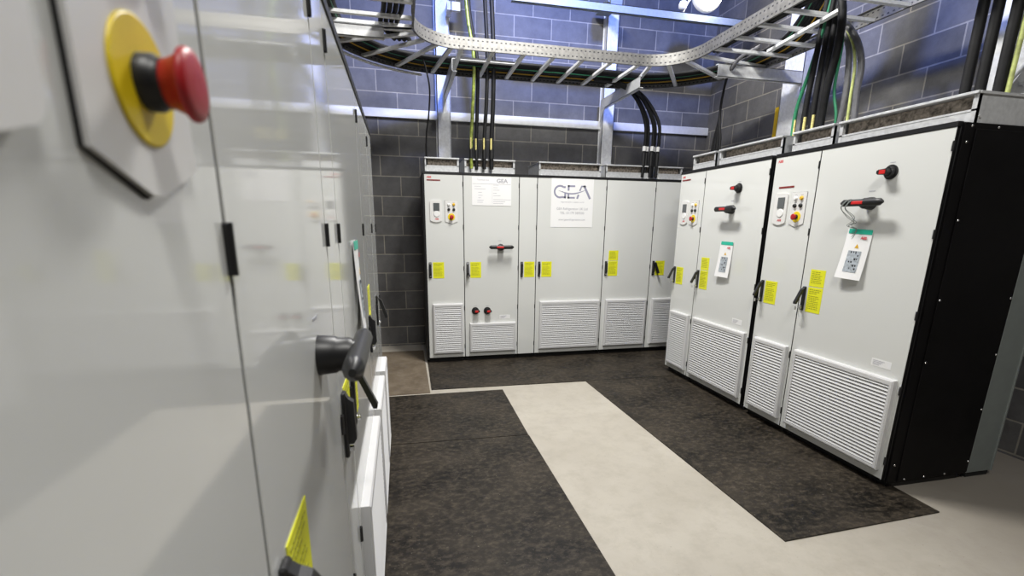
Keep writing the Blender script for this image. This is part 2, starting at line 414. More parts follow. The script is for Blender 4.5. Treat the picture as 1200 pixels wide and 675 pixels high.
def control_panels(p, x, dz=0):
    z0, z1 = 1.520+dz, 1.745+dz
    a = MB().prism(rounded(x+.052, x+.174, z0+.014, z1, .016, bow=.010), -.0085, 0).build('control_panel', M['plate'], p)
    MB().prism(rounded(x+.088, x+.150, z1-.105, z1-.028, .004), -.013, -.0085).build('display', M['screen'], a)
    kp = MB(); kp.lathe([(0, .030), (.003, .030), (.0045, .027)], (x+.120, -.0085, z0+.088), (0, -1, 0))
    kp.build('keypad', M['white'], a)
    text_into(MB(), 'ABB', x+.120, z0+.030, .022, -.0092, .02, align='CENTER').build('panel_logo', M['maker'], a)
    # push button plate with a chamfered foot
    u0, u1 = x+.207, x+.337
    b = MB().prism([(u0, z1), (u0, z0+.013), (u0+.058, z0-.008), (u1-.058, z0-.008), (u1, z0+.013), (u1, z1)], -.0055, 0).build('button_plate', M['plate'], p)
    MB().prism([(u0-.0022, z1+.001), (u0-.0022, z0+.0125), (u0+.057, z0-.0105), (u0+.064, z0-.0080), (u1-.060, z0-.0078), (u1, z0+.0130), (u1, z1+.001)], -.0022, -.0001).build('plate_edging', M['dark'], b)
    ex, ez = x+.272, z0+.059
    d = MB().lathe([(0, .037), (.0012, .037), (.0018, .0358)], (ex, -.0055, ez), (0, -1, 0), 40).build('emergency_stop', M['yellow'], b); d['label'] = 'yellow disc under the red emergency stop button'
    d2 = MB().lathe([(0, .0165), (.009, .0165), (.010, .015), (.014, .0145)], (ex, -.0055, ez), (0, -1, 0), 32).build('button_collar', M['plastic'], b); d2['label'] = 'black collar of the stop button'
    d3 = MB().lathe([(.0, .0135), (.006, .0140), (.014, .0175), (.0165, .0212), (.0185, .0215), (.0205, .0205), (.0218, .016), (.0225, .007)], (ex, -.0145, ez), (0, -1, 0), 40).build('stop_button', M['red'], b); d3['label'] = 'red mushroom shaped push button'
    for i, (bx, bz, mm) in enumerate(((.246, z1-.040, 'white'), (.298, z1-.040, 'amber'), (.246, z1-.090, 'plastic'), (.298, z1-.090, 'plastic'))):
        o = MB().lathe([(0, .0145), (.004, .0145), (.005, .012), (.011, .0115), (.012, .009)], (x+bx, -.0055, bz), (0, -1, 0), 24).build('push_button', M[mm], b)
        o['label'] = {'white': 'clear white button', 'amber': 'amber button', 'plastic': 'black button'}[mm]
        MB().box(x+bx-.010, x+bx+.010, -.0062, -.0055, bz+.019, bz+.023).build('button_marking', M['greyink'], b)

def roof_box(p, x0, x1):
    z0, z1, y0, y1 = 2.02, 2.172, .10, .56
    m = MB()
    m.box(x0, x1, y0, y0+.004, z0, z0+.072); m.box(x0, x1, y0-.002, y0+.012, z0+.066, z0+.076)
    for a in (x0, x1-.018): m.box(a, a+.018, y0-.002, y0+.02, z0, z1)
    m.box(x0-.004, x1+.004, y0-.014, y0+.03, z1-.012, z1+.002, .002)
    m.box(x0, x0+.003, y0, y1, z0, z1); m.box(x1-.003, x1, y0, y1, z0, z1); m.box(x0, x1, y1-.004, y1, z0, z1)
    m.box(x0-.004, x1+.004, y0+.02, y1, z1-.004, z1)
    r = m.build('roof_vent', M['galv'], p); r['label'] = 'galvanised open-fronted vent box on the roof'
    MB().box(x0+.018, x1-.018, y0+.05, y0+.056, z0+.02, z1-.012).build('vent_filter', M['mesh'], r)
    s = MB()
    for xx in (x0+.03, x1-.03): s.cyl((xx, y0-.001, z0+.02), (xx, y0-.007, z0+.02), .007, n=8, smooth=False)
    s.build('bolt_heads', M['galvlit'], r)

def cabinet(org, rz, x, w, label, group, g=None, lean=0, keys=False, sideways=0, panels=False, dbl=False, disc=None, rots=(), rating=False, box=True, edge=0, logo=False, dz=0, sticker=True):
    """one cubicle; built in the frame of its row (x along the row, -y out of the doors)"""
    cs, sn = math.cos(rz), math.sin(rz)
    t = empty('electrical_cabinet', (org[0]+x*cs, org[1]+x*sn, 0), rz); tag(t, label, 'electrical cabinet', group)
    body = MB().box(.001-edge, w-.001, .022, .62, .05, 2.024, .002).box(.0005-edge, w-.0005, -.004, .03, 2.001, 2.0255, .001)
    if edge: body.box(-edge, .001, .004, .03, .05, 2.024)
    body.build('body', M['black'], t)
    MB().box(.004, w-.004, .05, .60, 0, .05).build('plinth', M['black'], t)
    d = MB().box(.0042, w-.0042, 0, .0025, .060, 1.999, .0006).build('door', M['door'], t)
    MB().box(.007, w-.007, .0025, .022, .064, 1.996).build('door_gasket', M['black'], d)
    for z in (1.91, 1.478, 1.045, .612, .18):
        h = MB().box(w-.008, w+.003, -.0055, .004, z-.024, z+.024, .0015).cyl((w-.0022, -.003, z-.024), (w-.0022, -.003, z+.024), .0045, n=10)
        h.build('hinge', M['plastic'], d)
    door_handle(t, .038, lean, keys, sideways)
    if sticker: warning_label(t, .066, .942, 1.112)
    if dbl: warning_label(t, .066, 1.118, 1.232)
    if g:
        gz = .440 if g == 'low' else .666
        grille(t, .052, w-(.022 if w < .45 else .026), .110, gz)
    if logo:
        q = text_into(MB(), 'ABB', .028, 1.962, .026, -.0006, .03).build('maker_logo', M['maker'], t); q['label'] = 'small red maker lettering'
        zz = 1.942 if logo == 1 else 1.787
        MB().box(.028 if logo == 1 else .068, .165 if logo == 1 else .21, -.002, 0, zz-.006, zz+.006).build('name_strip', M['darkred'], t)
    if panels: control_panels(t, 0, dz)
    if disc: disconnect(t, *disc)
    for rx, rzz, s in rots: rotary(t, rx, rzz, s)
    if rating:
        rx, rzz = rating
        r = MB().box(rx-.06, rx+.06, -.001, 0, rzz-.022, rzz+.022).build('rating_plate', M['paper'], t)
        k = MB()
        for i in range(4): k.box(rx-.05, rx-.01+.01*i, -.0016, -.001, rzz-.014+i*.008, rzz-.011+i*.008)
        k.build('rating_print', M['greyink'], r)
    if box: roof_box(t, box[0], box[1])
    return t

BO = (0, 0)
gb = 'grey electrical cabinets of the back row'
cabinet(BO, 0, 0, .4, 'narrow light grey cabinet with display and stop button, left end of back row', gb, 'high', panels=True, logo=1, box=(.02, .37), edge=.014)
cabinet(BO, 0, .4, .6, 'light grey cabinet with a white data sheet and two small rotary switches, back row', gb, 'low', lean=14, keys=True, disc=(.40, 1.268), rots=((.116, .578, 1), (.250, .576, 1)), rating=(.45, .50), box=(.03, .57))
cabinet(BO, 0, 1.0, .2, 'slim light grey cabinet without grille between two wider ones, back row', gb, None, box=None)
cabinet(BO, 0, 1.2, .8, 'widest light grey cabinet of the back row, carrying the large lettered sign', gb, 'high', box=(.04, .76))
cabinet(BO, 0, 2.0, .6, 'light grey cabinet with tall double yellow label in the back row', gb, 'high', dbl=True, box=(.02, .57))
cabinet(BO, 0, 2.6, .4, 'shaded light grey cabinet at right end of back row, partly hidden by right row', gb, 'high', sideways=.05, box=(.045, .37))
for x in (1.03, 1.17, 1.10): pass

LO = (-.4002, -5.0426)
gl = 'grey electrical cabinets of the left row'
cabinet(LO, PI/2, 0, .4, 'light grey cabinet beside the camera with out-of-focus red emergency stop button', gl, 'high', panels=True, logo=1, dz=.006, box=(.02, .37))
cabinet(LO, PI/2, .4, .6, 'light grey cabinet with black switch grip jutting out, nearest but one in left row', gl, 'low', lean=30, disc=(.40, 1.268, .138, .130, False), rots=((.116, .578, 1), (.250, .576, 1)), box=(.03, .57))
cabinet(LO, PI/2, 1.0, .2, 'slim plain light grey cabinet without grille in the left row', gl, None, box=None)
cabinet(LO, PI/2, 1.2, .8, 'wide light grey cabinet of the left row bearing a hanging white tag', gl, 'high', lean=22, box=(.04, .76))
cabinet(LO, PI/2, 2.0, .6, 'light grey cabinet with tall double yellow label, last but one of left row', gl, 'high', dbl=True, box=(.02, .57))
cabinet(LO, PI/2, 2.6, .4, 'narrow light grey cabinet at the far end of the left row', gl, 'high', lean=17, sticker=False, box=(.03, .37))

RO = (2.466, -.717)
gr = 'grey electrical cabinets of the right row'
cabinet(RO, -PI/2, 0, .4, 'narrow light grey cabinet with display and stop button, far end of right row', gr, 'high', lean=24, keys=True, panels=True, logo=1, box=(.03, .37))
cabinet(RO, -PI/2, .4, .8, 'wide light grey cabinet with a flat taped tag, farther wide one of right row', gr, 'high', lean=24, keys=True, dbl=True, disc=(.415, 1.648), rots=((.47, 1.815, -1),), rating=(.64, .735), box=(.03, .77))
cabinet(RO, -PI/2, 1.24, .4, 'narrow light grey cabinet with display and stop button right of the black gap, right row', gr, 'high', lean=24, keys=True, panels=True, logo=2, box=(.03, .37))
rb = cabinet(RO, -PI/2, 1.64, .8, 'nearest wide light grey cabinet of right row with black end panel and wired tag', gr, 'high', lean=24, keys=True, dbl=True, disc=(.415, 1.648), rots=((.50, 1.815, -1),), rating=(.66, .735), box=None)
# nearest cabinet: its own taller galvanised roof box with closed side, black end panel with screws, rear duct
def end_dressing(t, w):
    z0, z1 = 2.022, 2.166
    m = MB(); x0, x1, y0, y1 = .03, w+.005, .085, .62
    m.box(x0, x1, y0, y0+.004, z0, z0+.060); m.box(x0, x1, y0-.002, y0+.012, z0+.054, z0+.064)
    for a in (x0, x1-.022): m.box(a, a+.022, y0-.002, y0+.02, z0, z1)
    m.box(x0-.004, x1+.004, y0-.016, y0+.03, z1-.012, z1+.002, .002)
    m.box(x0, x0+.003, y0, y1, z0, z1); m.box(x1-.003, x1, y0, y1, z0, z1); m.box(x1-.003, x1+.008, y0, y1, z1-.012, z1); m.box(x0, x1, y1-.004, y1, z0, z1)
    m.box(x0-.004, x1+.004, y0+.02, y1, z1-.004, z1)
    m.cyl((x1, y0+.03, z0+.03), (x1+.006, y0+.03, z0+.03), .008, n=8, smooth=False)
    r = m.build('roof_vent', M['galv'], t); r['label'] = 'galvanised open-fronted vent box on the roof'
    MB().box(x0+.022, x1-.022, y0+.04, y0+.046, z0+.02, z1-.012).build('vent_filter', M['mesh'], r)
    p = MB().box(w-.001, w+.010, .030, .640, .032, 2.020, .001).box(w+.010, w+.016, .100, .640, .045, 1.992, .002).build('end_panel', M['side'], t); p['label'] = 'black sheet metal end panel'
    for yy, zz, xx in ((.075, 2.005, .010), (.25, 2.005, .010), (.45, 2.005, .010), (.60, 2.005, .010), (.06, 1.93, .010), (.112, 1.55, .016), (.112, 1.13, .016), (.112, .78, .016), (.062, .15, .010),
                   (.628, 1.52, .016), (.628, 1.13, .016), (.628, .80, .016), (.628, .46, .016), (.628, .12, .016), (.15, .055, .016), (.30, .055, .016), (.46, .055, .016)):
        MB().lathe([(0, .007), (.002, .0065), (.004, .004)], (w+xx, yy, zz), (1, 0, 0), 12).build('panel_screw', M['chrome'], p)
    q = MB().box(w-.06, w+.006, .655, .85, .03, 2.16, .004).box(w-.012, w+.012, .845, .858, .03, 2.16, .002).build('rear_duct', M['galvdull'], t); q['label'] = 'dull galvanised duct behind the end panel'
    MB().box(w-.05, w, .66, .84, 0, .03).build('duct_foot', M['dark'], t)
    MB().box(w-.01, w+.004, .585, .625, .03, .06).build('corner_bracket', M['galv'], t)
end_dressing(rb, .8)

# ------------------------------------------------------------------ signs and tags
def place(mb, name, m, parent=None): return mb.build(name, m, parent)
s = empty('company_sign', (1.356, -.0012, 1.487)); tag(s, 'large white sheet with purple-grey company lettering taped to a back row door', 'sign')
MB().box(0, .487, -.0012, 0, 0, .512).build('sheet', M['paper'], s)
lg = MB(); y = -.0018
cx, cz, R = .098, .375, .060
arc = [(cx+R*1.02*math.cos(math.radians(a)), cz+R*math.sin(math.radians(a))) for a in range(52, 300, 8)]
stroke(lg, arc, .019, y); stroke(lg, [arc[0], (cx+R+.004, cz+R*.80)], .019, y)
stroke(lg, [arc[-1], (cx+R+.006, cz-R*.98)], .019, y); stroke(lg, [(cx+R, cz-R*1.13), (cx+R, cz-.012)], .021, y)
stroke(lg, [(cx-R*.9+.085, cz+.006), (cx+R*.5, cz-.002)], .006, y)
ex = .185
stroke(lg, [(ex+.010, cz+.069), (ex+.010, cz+.012)], .021, y); stroke(lg, [(ex, cz+.060), (ex+.085, cz+.060)], .018, y)
stroke(lg, [(ex+.010, cz-.018), (ex+.010, cz-.070)], .021, y); stroke(lg, [(ex, cz-.061), (ex+.085, cz-.061)], .018, y)
stroke(lg, [(.372, cz+.069), (.448, cz-.070)], .024, y); stroke(lg, [(.395, cz+.060), (.345, cz+.060), (.325, cz+.012)], .017, y); stroke(lg, [(.313, cz-.028), (.296, cz-.070)], .021, y)
sw = [(.082+.31*t, cz+.012-.036*math.sin(PI*t)+.010*t) for t in [i/16 for i in range(17)]]
stroke(lg, sw, [.003+.011*math.sin(PI*i/16) for i in range(17)], y-.0003)
lg.build('company_logo', M['logo'], s)
tx = MB(); text_into(tx, 'engineering for a better world', .245, .262, .021, y, align='CENTER', sx=1.05); tx.build('motto', M['greyink'], s)
text_into(MB(), 'GEA Refrigeration UK Ltd', .245, .185, .036, y, .008, align='CENTER', sx=.94).build('company_line', M['greyink'], s)
text_into(MB(), 'TEL: 01179 389500', .245, .140, .036, y, .008, align='CENTER', sx=1.0).build('telephone_line', M['greyink'], s)
text_into(MB(), 'www.gearefrigeration.com', .245, .072, .029, y, .004, align='CENTER', sx=1.0).build('website_line', M['greyink'], s)

s = empty('data_sheet', (.491, -.0012, 1.702)); tag(s, 'white printed data sheet with faint ruled fields taped to a back row door', 'sign')
MB().box(0, .42, -.0012, 0, 0, .285).build('sheet', M['paper'], s)
k = MB()
for z, a, b in ((.215, 0, .42), (.06, .22, .42), (.165, .02, .15), (.205, .22, .29), (.18, .22, .28), (.155, .22, .30), (.125, .22, .27), (.10, .22, .31), (.04, .22, .36), (.02, .22, .34), (.19, .02, .10), (.13, .06, .11), (.10, .06, .12), (.075, .06, .10), (.05, .05, .13), (.03, .05, .12)):
    k.box(a+.006, b-.006, -.0017, -.0012, z, z+.0035)
k.box(.215, .2165, -.0016, -.0012, .02, .21)
k.build('ruled_lines', M['greyink'], s)
t_ = text_into(MB(), 'GEA', .262, .232, .056, -.0018, .03, sx=1.1); t_.build('sheet_logo', M['greyink'], s)
text_into(MB(), 'Technical data', .055, .25, .022, -.0018).build('sheet_heading', M['greyink'], s)

def hang_tag(org, rz, x, z, tilt, proud, wires, label):
    cs, sn = math.cos(rz), math.sin(rz)
    t = empty('safety_tag', (org[0]+x*cs, org[1]+x*sn, z), rz)
    t.rotation_euler = (0, math.radians(tilt), rz); tag(t, label, 'tag', 'white safety tags on the cabinet doors')
    # a slightly curled sheet
    W, H = .165, .300; m = MB(); n = 10; vs = []
    for j in range(n+1):
        for i in range(7):
            u = i/6; v = j/n; vs.append((u*W-W/2, -.003-proud*(v**2)*.9-proud*.6*(1-u)*v-.004*math.sin(PI*u), -v*H))
    nn = len(vs); vs2 = [(a, b-.0012, c) for a, b, c in vs]
    m._add(vs+vs2, [(j*7+i, j*7+i+1, (j+1)*7+i+1, (j+1)*7+i) for j in range(n) for i in range(6)]+[(nn+j*7+i, nn+j*7+i+1, nn+(j+1)*7+i+1, nn+(j+1)*7+i) for j in range(n) for i in range(6)])
    def surf(u, v): return -.003-proud*(v**2)*.9-proud*.6*(1-u)*v-.004*math.sin(PI*u)-.0020
    m.build('sheet', M['paper'], t)
    def patch(name, mm, u0, u1, v0, v1, parent=t):
        q = MB(); a = 6; vs = []
        for j in range(a+1):
            for i in range(a+1):
                u = u0+(u1-u0)*i/a; v = v0+(v1-v0)*j/a; vs.append((u*W-W/2, surf(u, v)-.0006, -v*H))
        q._add(vs, [(j*(a+1)+i, j*(a+1)+i+1, (j+1)*(a+1)+i+1, (j+1)*(a+1)+i) for j in range(a) for i in range(a)]); return q.build(name, mm, parent)
    o = patch('header_band', M['green'], .06, 1.0, 0, .095); o['label'] = 'green band across the top'
    q = MB(); text_into(q, 'ABB', .12*W, -.19*H, .022, surf(.5, .2)-.001, .03); q.build('tag_logo', M['maker'], t)
    tri = MB(); uu, vv = .55, .34; yy = surf(uu, vv)-.0012
    tri._add([(uu*W-W/2-.014, yy, -vv*H-.010), (uu*W-W/2+.014, yy, -vv*H-.010), (uu*W-W/2, yy, -vv*H+.015)], [(0, 1, 2)])
    tri.build('warning_triangle', M['amber'], t)
    patch('picture_ground', M['picgrey'], .26, .78, .43, .86)
    pic = MB(); rnd = random.Random(5)
    for i in range(5):
        for j in range(6):
            if rnd.random() < .5:
                u = .28+.095*i; v = .44+.066*j; pic.box(u*W-W/2, (u+.07*rnd.uniform(.4, 1))*W-W/2, surf(u, v)-.0016, surf(u, v)-.0006, -v*H-.016*rnd.uniform(.5, 1), -v*H)
    pic.build('picture', M['blackink'], t)
    if wires:
        w = MB()
        for a in range(4):
            r = random.Random(a); x0 = -.045+r.uniform(-.02, .02)
            w.tube([(x0, -.09, .165), (x0-.02, -.10, .12), (x0-.01+r.uniform(-.03, .03), -.06, .07), (-.02+r.uniform(-.03, .02), -.035, .04), (-.05+r.uniform(-.03, .03), -.03, .015), (-.02, -.012, -.005), (-.05, -.008, -.03-.02*a)], .0017, 6)
        w.tube([(-.06, -.09, .165), (-.06, -.05, .17), (-.055, -.05, .135), (-.05, -.085, .135), (-.045, -.09, .165)], .0017, 6)
        w.build('wire_tie', M['galvdull'], t)
    return t
hang_tag(RO, -PI/2, .803, 1.385, 1, .018, False, 'white tag with green top edge lying flat on farther right row cabinet')
hang_tag(RO, -PI/2, 2.020, 1.500, 3, .022, True, 'white tag with green top edge hanging by wires from a black grip')
hang_tag(LO, PI/2, 1.60, 1.448, 0, .012, False, 'white tag seen almost edge-on, curling off a left row door')

# ------------------------------------------------------------------ overhead steelwork
g = 'galvanised posts on the block walls'
def post(name, x0, x1, y0, y1, z0, z1, label, lip):
    m = MB(); t = .006
    if lip == 'back':
        m.box(x0, x1, y0, y0+t, z0, z1); m.box(x0, x0+t, y0, y1, z0, z1); m.box(x1-t, x1, y0, y1, z0, z1)
        m.box(x0-.012, x0+.004, y1-t, y1, z0, z1); m.box(x1-.004, x1+.012, y1-t, y1, z0, z1)
    else:
        m.box(x0, x0+t, y0, y1, z0, z1); m.box(x0, x1, y0, y0+t, z0, z1); m.box(x0, x1, y1-t, y1, z0, z1)
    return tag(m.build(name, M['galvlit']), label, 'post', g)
post('steel_post', .215, .365, .79, YB-.003, 0, 4.3, 'bright galvanised wall post above the leftmost back row cabinets', 'back')
post('steel_post', 2.235, 2.385, .79, YB-.003, 0, 3.99, 'bright galvanised wall post on the right half of the back wall', 'back')
post('steel_post', 3.66, XR-.003, -.76, -.50, 0, 4.6, 'wide galvanised post on the right wall near the room corner', 'side')
post('steel_post', 3.66, XR-.003, -2.50, -2.34, 0, 4.6, 'bright galvanised post behind thick black cables at upper right', 'side')

tr = MB().box(-1.6, XR-.004, YB-.035, YB-.001, 2.676, 2.770, .003).build('wall_trunking', M['band'])
tag(tr, 'long pale cable trunking running level across the back wall', 'trunking')

def arm(x, y0, y1, z0, z1, label, w=.045, axis='y'):
    m = MB(); t = .005
    if axis == 'y':
        m.box(x-w/2, x-w/2+t, y0, y1, z0, z1); m.box(x-w/2, x+w/2, y0, y1, z1-t, z1); m.box(x-w/2, x+w/2, y0, y1, z0, z0+t)
        m.prism([(y1-.14, z0), (y1, z0), (y1, z0-.14)], x-w/2, x-w/2+t, 'yz')
    else:
        m.box(y0, y1, x, x+t, z0, z1); m.box(y0, y1, x, x+w, z1-t, z1); m.box(y0, y1, x, x+w, z0, z0+t)
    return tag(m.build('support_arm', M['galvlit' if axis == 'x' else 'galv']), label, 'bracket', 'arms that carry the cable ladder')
arm(.30, -.27, .79, 2.885, 2.995, 'galvanised arm under the cable ladder at the left back wall post')
arm(2.22, -.22, .79, 2.885, 2.995, 'galvanised arm with open end beside the bent black cable bundle')
arm(-.76, 2.72, 3.66, 2.885, 2.995, 'pale galvanised arm reaching from the right wall post under the ladder', axis='x')
arm(-.87, -1.899, -.31, 2.905, 2.985, 'bright galvanised arm above the far end of the left row', axis='x')
m = MB().box(2.10, 2.235, .40, .44, 3.86, 3.95).box(2.08, 2.25, .43, .79, 3.90, 3.94)
tag(m.build('wall_bracket', M['strut']), 'short stub bracket at the top of the right back wall post', 'bracket')
m = MB().box(.37, .47, .60, .64, 3.72, 3.80).box(.33, .38, .60, .79, 3.72, 3.80)
tag(m.build('wall_bracket', M['galvlit']), 'small bracket at the top of the left back wall post', 'bracket')
# angled bracket bolted by the near right post
m = MB(); m.prism([(3.34, 2.30), (3.62, 2.33), (3.66, 2.62), (3.60, 2.66)], -2.74, -2.735)
m.box(3.30, 3.66, -2.76, -2.70, 2.30, 2.306); m.cyl((3.44, -2.742, 2.365), (3.44, -2.76, 2.365), .016, n=6, smooth=False); m.box(3.655, 3.66, -2.86, -2.5, 2.28, 2.75)
m.tube([(3.30, -2.745, 2.315), (3.62, -2.745, 2.66)], .012, 8)
tag(m.build('gusset_bracket', M['galv']), 'galvanised gusset bracket with bolt at the right edge of the photo', 'bracket')
m = MB().box(3.750, XR-.002, -.40, -.34, 2.40, 2.76)
tag(m.build('marker_strip', M['yellowstrip']), 'narrow yellow perforated strip beside the right wall post near the corner', 'strip')

st = MB().box(.9, 3.62, .0, .005, 3.625, 3.70).box(.9, 3.62, 0, .045, 3.695, 3.70).box(.9, 3.62, 0, .045, 3.625, 3.63)
tag(st.build('steel_channel', M['strut']), 'bluish steel channel spanning below the round wall lamp', 'channel')
lp = empty('bulkhead_lamp', (3.02, -.02, 3.90)); tag(lp, 'glowing round bulkhead lamp on the steel channel near the back corner', 'lamp')
MB().lathe([(0, .175), (.03, .175), (.045, .165)], (0, .05, 0), (0, -1, 0), 36).build('lamp_base', M['white'], lp)
MB().lathe([(0, .160), (.03, .155), (.06, .13), (.075, .08), (.08, .02)], (0, .005, 0), (0, -1, 0), 36).build('lamp_glass', M['lamp'], lp)
jb = MB().lathe([(0, .028), (.01, .04), (.04, .045), (.07, .035), (.08, .01)], (2.73, -.01, 3.72), (0, -.2, 1), 20)
jb.tube([(2.75, 0, 3.70), (2.80, 0, 3.80), (2.90, 0, 3.93)], .010, 8)
tag(jb.build('conduit_gland', M['white']), 'small round white conduit fitting left of the glowing lamp', 'conduit fitting')

# cable ladder: U-shaped run, inner and outer rails with rungs between
ZL = 3.0; CXL, CXR, CYc = .32, 2.07, -.90; RI, RO_ = .40, 1.20
def ladder_path(r, z, ext_l=-4.2, ext_r=-4.6, n=14):
    p = [(CXL-r, ext_l, z)]
    for i in range(8): p.append((CXL-r, ext_l+(CYc-ext_l)*(i+1)/9, z))
    for i in range(n+1): a = PI-PI/2*i/n; p.append((CXL+r*math.cos(a), CYc+r*math.sin(a), z))
    for i in range(1, 8): p.append((CXL+(CXR-CXL)*i/8, CYc+r, z))
    for i in range(n+1): a = PI/2-PI/2*i/n; p.append((CXR+r*math.cos(a), CYc+r*math.sin(a), z))
    for i in range(9): p.append((CXR+r, CYc+(ext_r-CYc)*(i+1)/9, z))
    return p
cl = empty('cable_ladder', (CXL, CYc, ZL)); tag(cl, 'galvanised cable ladder bending in a U above the three cabinet rows', 'cable ladder')
def rel(p): return [(a-CXL, b-CYc, c-ZL) for a, b, c in p]
prof_i = [(0, 0), (0, .100), (-.018, .100), (-.018, .097), (-.003, .097), (-.003, .003), (-.018, .003), (-.018, 0)]
# side rail faces: outline edge 0 is the tall web
uvw = {0: (0, 1), 4: (1, 0)}
MB().sweep(rel(ladder_path(RI, ZL)), [(0, 0), (0, .1), (.018*-1, .1), (-.018, .097), (-.003, .097), (-.003, .003), (-.018, .003), (-.018, 0)], rails_uv=uvw).build('side_rail', M['rail'], cl)
MB().sweep(rel(ladder_path(RO_, ZL)), [(0, 0), (0, .1), (.018, .1), (.018, .097), (.003, .097), (.003, .003), (.018, .003), (.018, 0)], rails_uv=uvw).build('side_rail', M['rail'], cl)
def rung(p0, p1, w=.018, nm='rung', mm='galvlit'):
    a = Vector(p0); b = Vector(p1); m = MB(); m.sweep([a, b], [(-w, 0), (w, 0), (w, .022), (w-.003, .022), (w-.003, .003), (-w+.003, .003), (-w+.003, .022), (-w, .022)])
    m.build(nm, M[mm], cl, None)
def R_(x, y): return (x-CXL, y-CYc, .004)
y = CYc-.10
k = 0
while y > -4.1:
    rung(R_(CXL-RO_, y), R_(CXL-RI, y)); y -= .28
for i in range(5):
    a = PI-(PI/2)*(i+.5)/5; rung(R_(CXL+RI*math.cos(a), CYc+RI*math.sin(a)), R_(CXL+RO_*math.cos(a), CYc+RO_*math.sin(a)))
for i in range(7):
    x = CXL+.02+.285*i; rung(R_(x, CYc+RI), R_(x, CYc+RO_))
for i in range(4):
    a = PI/2-(PI/2)*(i+.6)/4; rung(R_(CXR+RI*math.cos(a), CYc+RI*math.sin(a)), R_(CXR+RO_*math.cos(a), CYc+RO_*math.sin(a)))
for i in range(12):
    y = -1.02-.265*i; rung(R_(CXR+RI, y), R_(CXR+RO_, y))
rung(R_(CXL-RO_, -.80), R_(CXL-RI, -.80), .05, 'splice_plate', 'galvlit')
d = MB().sweep([Vector((2.91, -1.18, 2.99)), Vector((2.80, -2.0, 2.99))], [(-.02, 0), (.02, 0), (.02, -.02), (-.02, -.02)])
tag(d.build('brace_bar', M['galvlit']), 'pale flat brace bar under the right-hand side of the ladder', 'bracket')

# ------------------------------------------------------------------ cables
def cable(path, r, m, label, group, glands=(), sleeve=None):
    o = MB().tube(path, r).build('power_cable', M[m]); tag(o, label, 'cable', group)
    for gp in glands:
        p = Vector(gp[0]); q = Vector(gp[1]); MB().cyl(p, q, r*1.25, n=12).build('cable_gland', M['plastic'], o)
    if sleeve:
        a, b, mm = sleeve; off = Vector((-.35*r, -.75*r, 0)) if mm == 'tape' else Vector((0, 0, 0)); s = MB().cyl(Vector(a)+off, Vector(b)+off, r*.5 if mm == 'tape' else r*1.12, n=12).build('sleeve', M[mm], o); s['label'] = 'yellow phase sleeve' if mm == 'tape' else 'white marker sleeve'
    return o
gA = 'black cables lying in the ladder along the back wall'
rnd = random.Random(3)
def arcpath(r, z, rm=None, tail='right', jit=0):
    rm = r if rm is None else rm; p = []
    for y in (-4.3, -3, -2, -1.3): p.append((CXL-r, y, z+rnd.uniform(-jit, jit)))
    for i in range(1, 8):
        a = PI-PI/2*i/8; q = r+(rm-r)*(i/8)**2; p.append((CXL+q*math.cos(a), CYc+q*math.sin(a), z+rnd.uniform(-jit, jit)))
    for i in range(0, 5): p.append((CXL+(CXR-CXL)*i/4, CYc+rm, z+rnd.uniform(-jit, jit)))
    for i in range(1, 8):
        a = PI/2-PI/2*i/8; q = rm+(r-rm)*(i/8); p.append((CXR+q*math.cos(a), CYc+q*math.sin(a), z+rnd.uniform(-jit, jit)))
    p += [(CXR+r-.02, -1.15, z+.02), (CXR+r-.08, -1.45, z+.12), (CXR+r-.16, -1.72, z+.35), (CXR+r-.18, -1.85, z+.8), (CXR+r-.18, -1.9, 4.6)]
    return p
place_words = ['nearest the wall rail', 'second from the wall rail', 'third from the wall rail', 'fourth from the wall rail', 'fifth from the wall rail', 'sixth from the wall rail', 'seventh from the wall rail', 'farthest from the wall rail']
for i in range(8):
    cable(arcpath(1.175-.028*i, ZL+.050+.004*(i % 2), 1.165-.047*i, jit=.003), .018, 'rubber', 'thick black cable in the ladder, '+place_words[i], gA)
cable(arcpath(1.095, ZL+.0325, 1.065), .0058, 'ycable', 'thin orange-yellow cable lying on black ones in the ladder', None)
cable(arcpath(1.12, ZL+.09, jit=.004), .017, 'rubber', 'black cable of the upper layer in the ladder, nearer the wall', gA)
cable(arcpath(1.07, ZL+.09, 1.05, jit=.004), .017, 'rubber', 'black cable of the upper layer in the ladder, farther from the wall', gA)
cable(arcpath(.985, ZL+.0325, .93), .0045, 'gcable', 'thin green cable beneath the black ones in the ladder', None)
for i in range(4):
    x = 2.505+.037*i
    cable([(x, -4.4, ZL+.045), (x, -3, ZL+.045), (x, -1.6, ZL+.045+.006*(i % 2)), (x-.01*i, -1.15, ZL+.045), (x+.02, -.85, ZL+.06)], .018, 'rubber', 'dark cable along the inner rail over the right row, %s of four from the rail' % ['first', 'second', 'third', 'last'][i], 'dark cables along the inner rail over the right row')
cable([(CXL+1.222*math.cos(math.radians(a)), CYc+1.222*math.sin(math.radians(a)), 2.985) for a in range(176, 100, -8)], .012, 'galvlit', 'slim pale conduit curving just outside the ladder at its left bend', None)
MB().box(.36-CXL, .88-CXL, -.235-CYc, -.185-CYc, -.002, .003).build('flat_bar', M['galvlit'], cl)

# bundle over the left row
gB = 'dark cables crossing the rungs above the left row'
for i in range(4):
    x = -.155-.042*i
    cable([(x-.02, -3.9, ZL+.05), (x-.01, -2.4, ZL+.045), (x, -1.5, ZL+.045+.01*(i % 2)), (x-.02, -1.05, ZL+.045), (x-.05, -.75, ZL+.05), (x+.05, -.45, ZL+.05)], .019, 'rubber', 'dark cable above the left row, %s of four counted from the inner rail' % ['first', 'second', 'third', 'last'][i], gB)

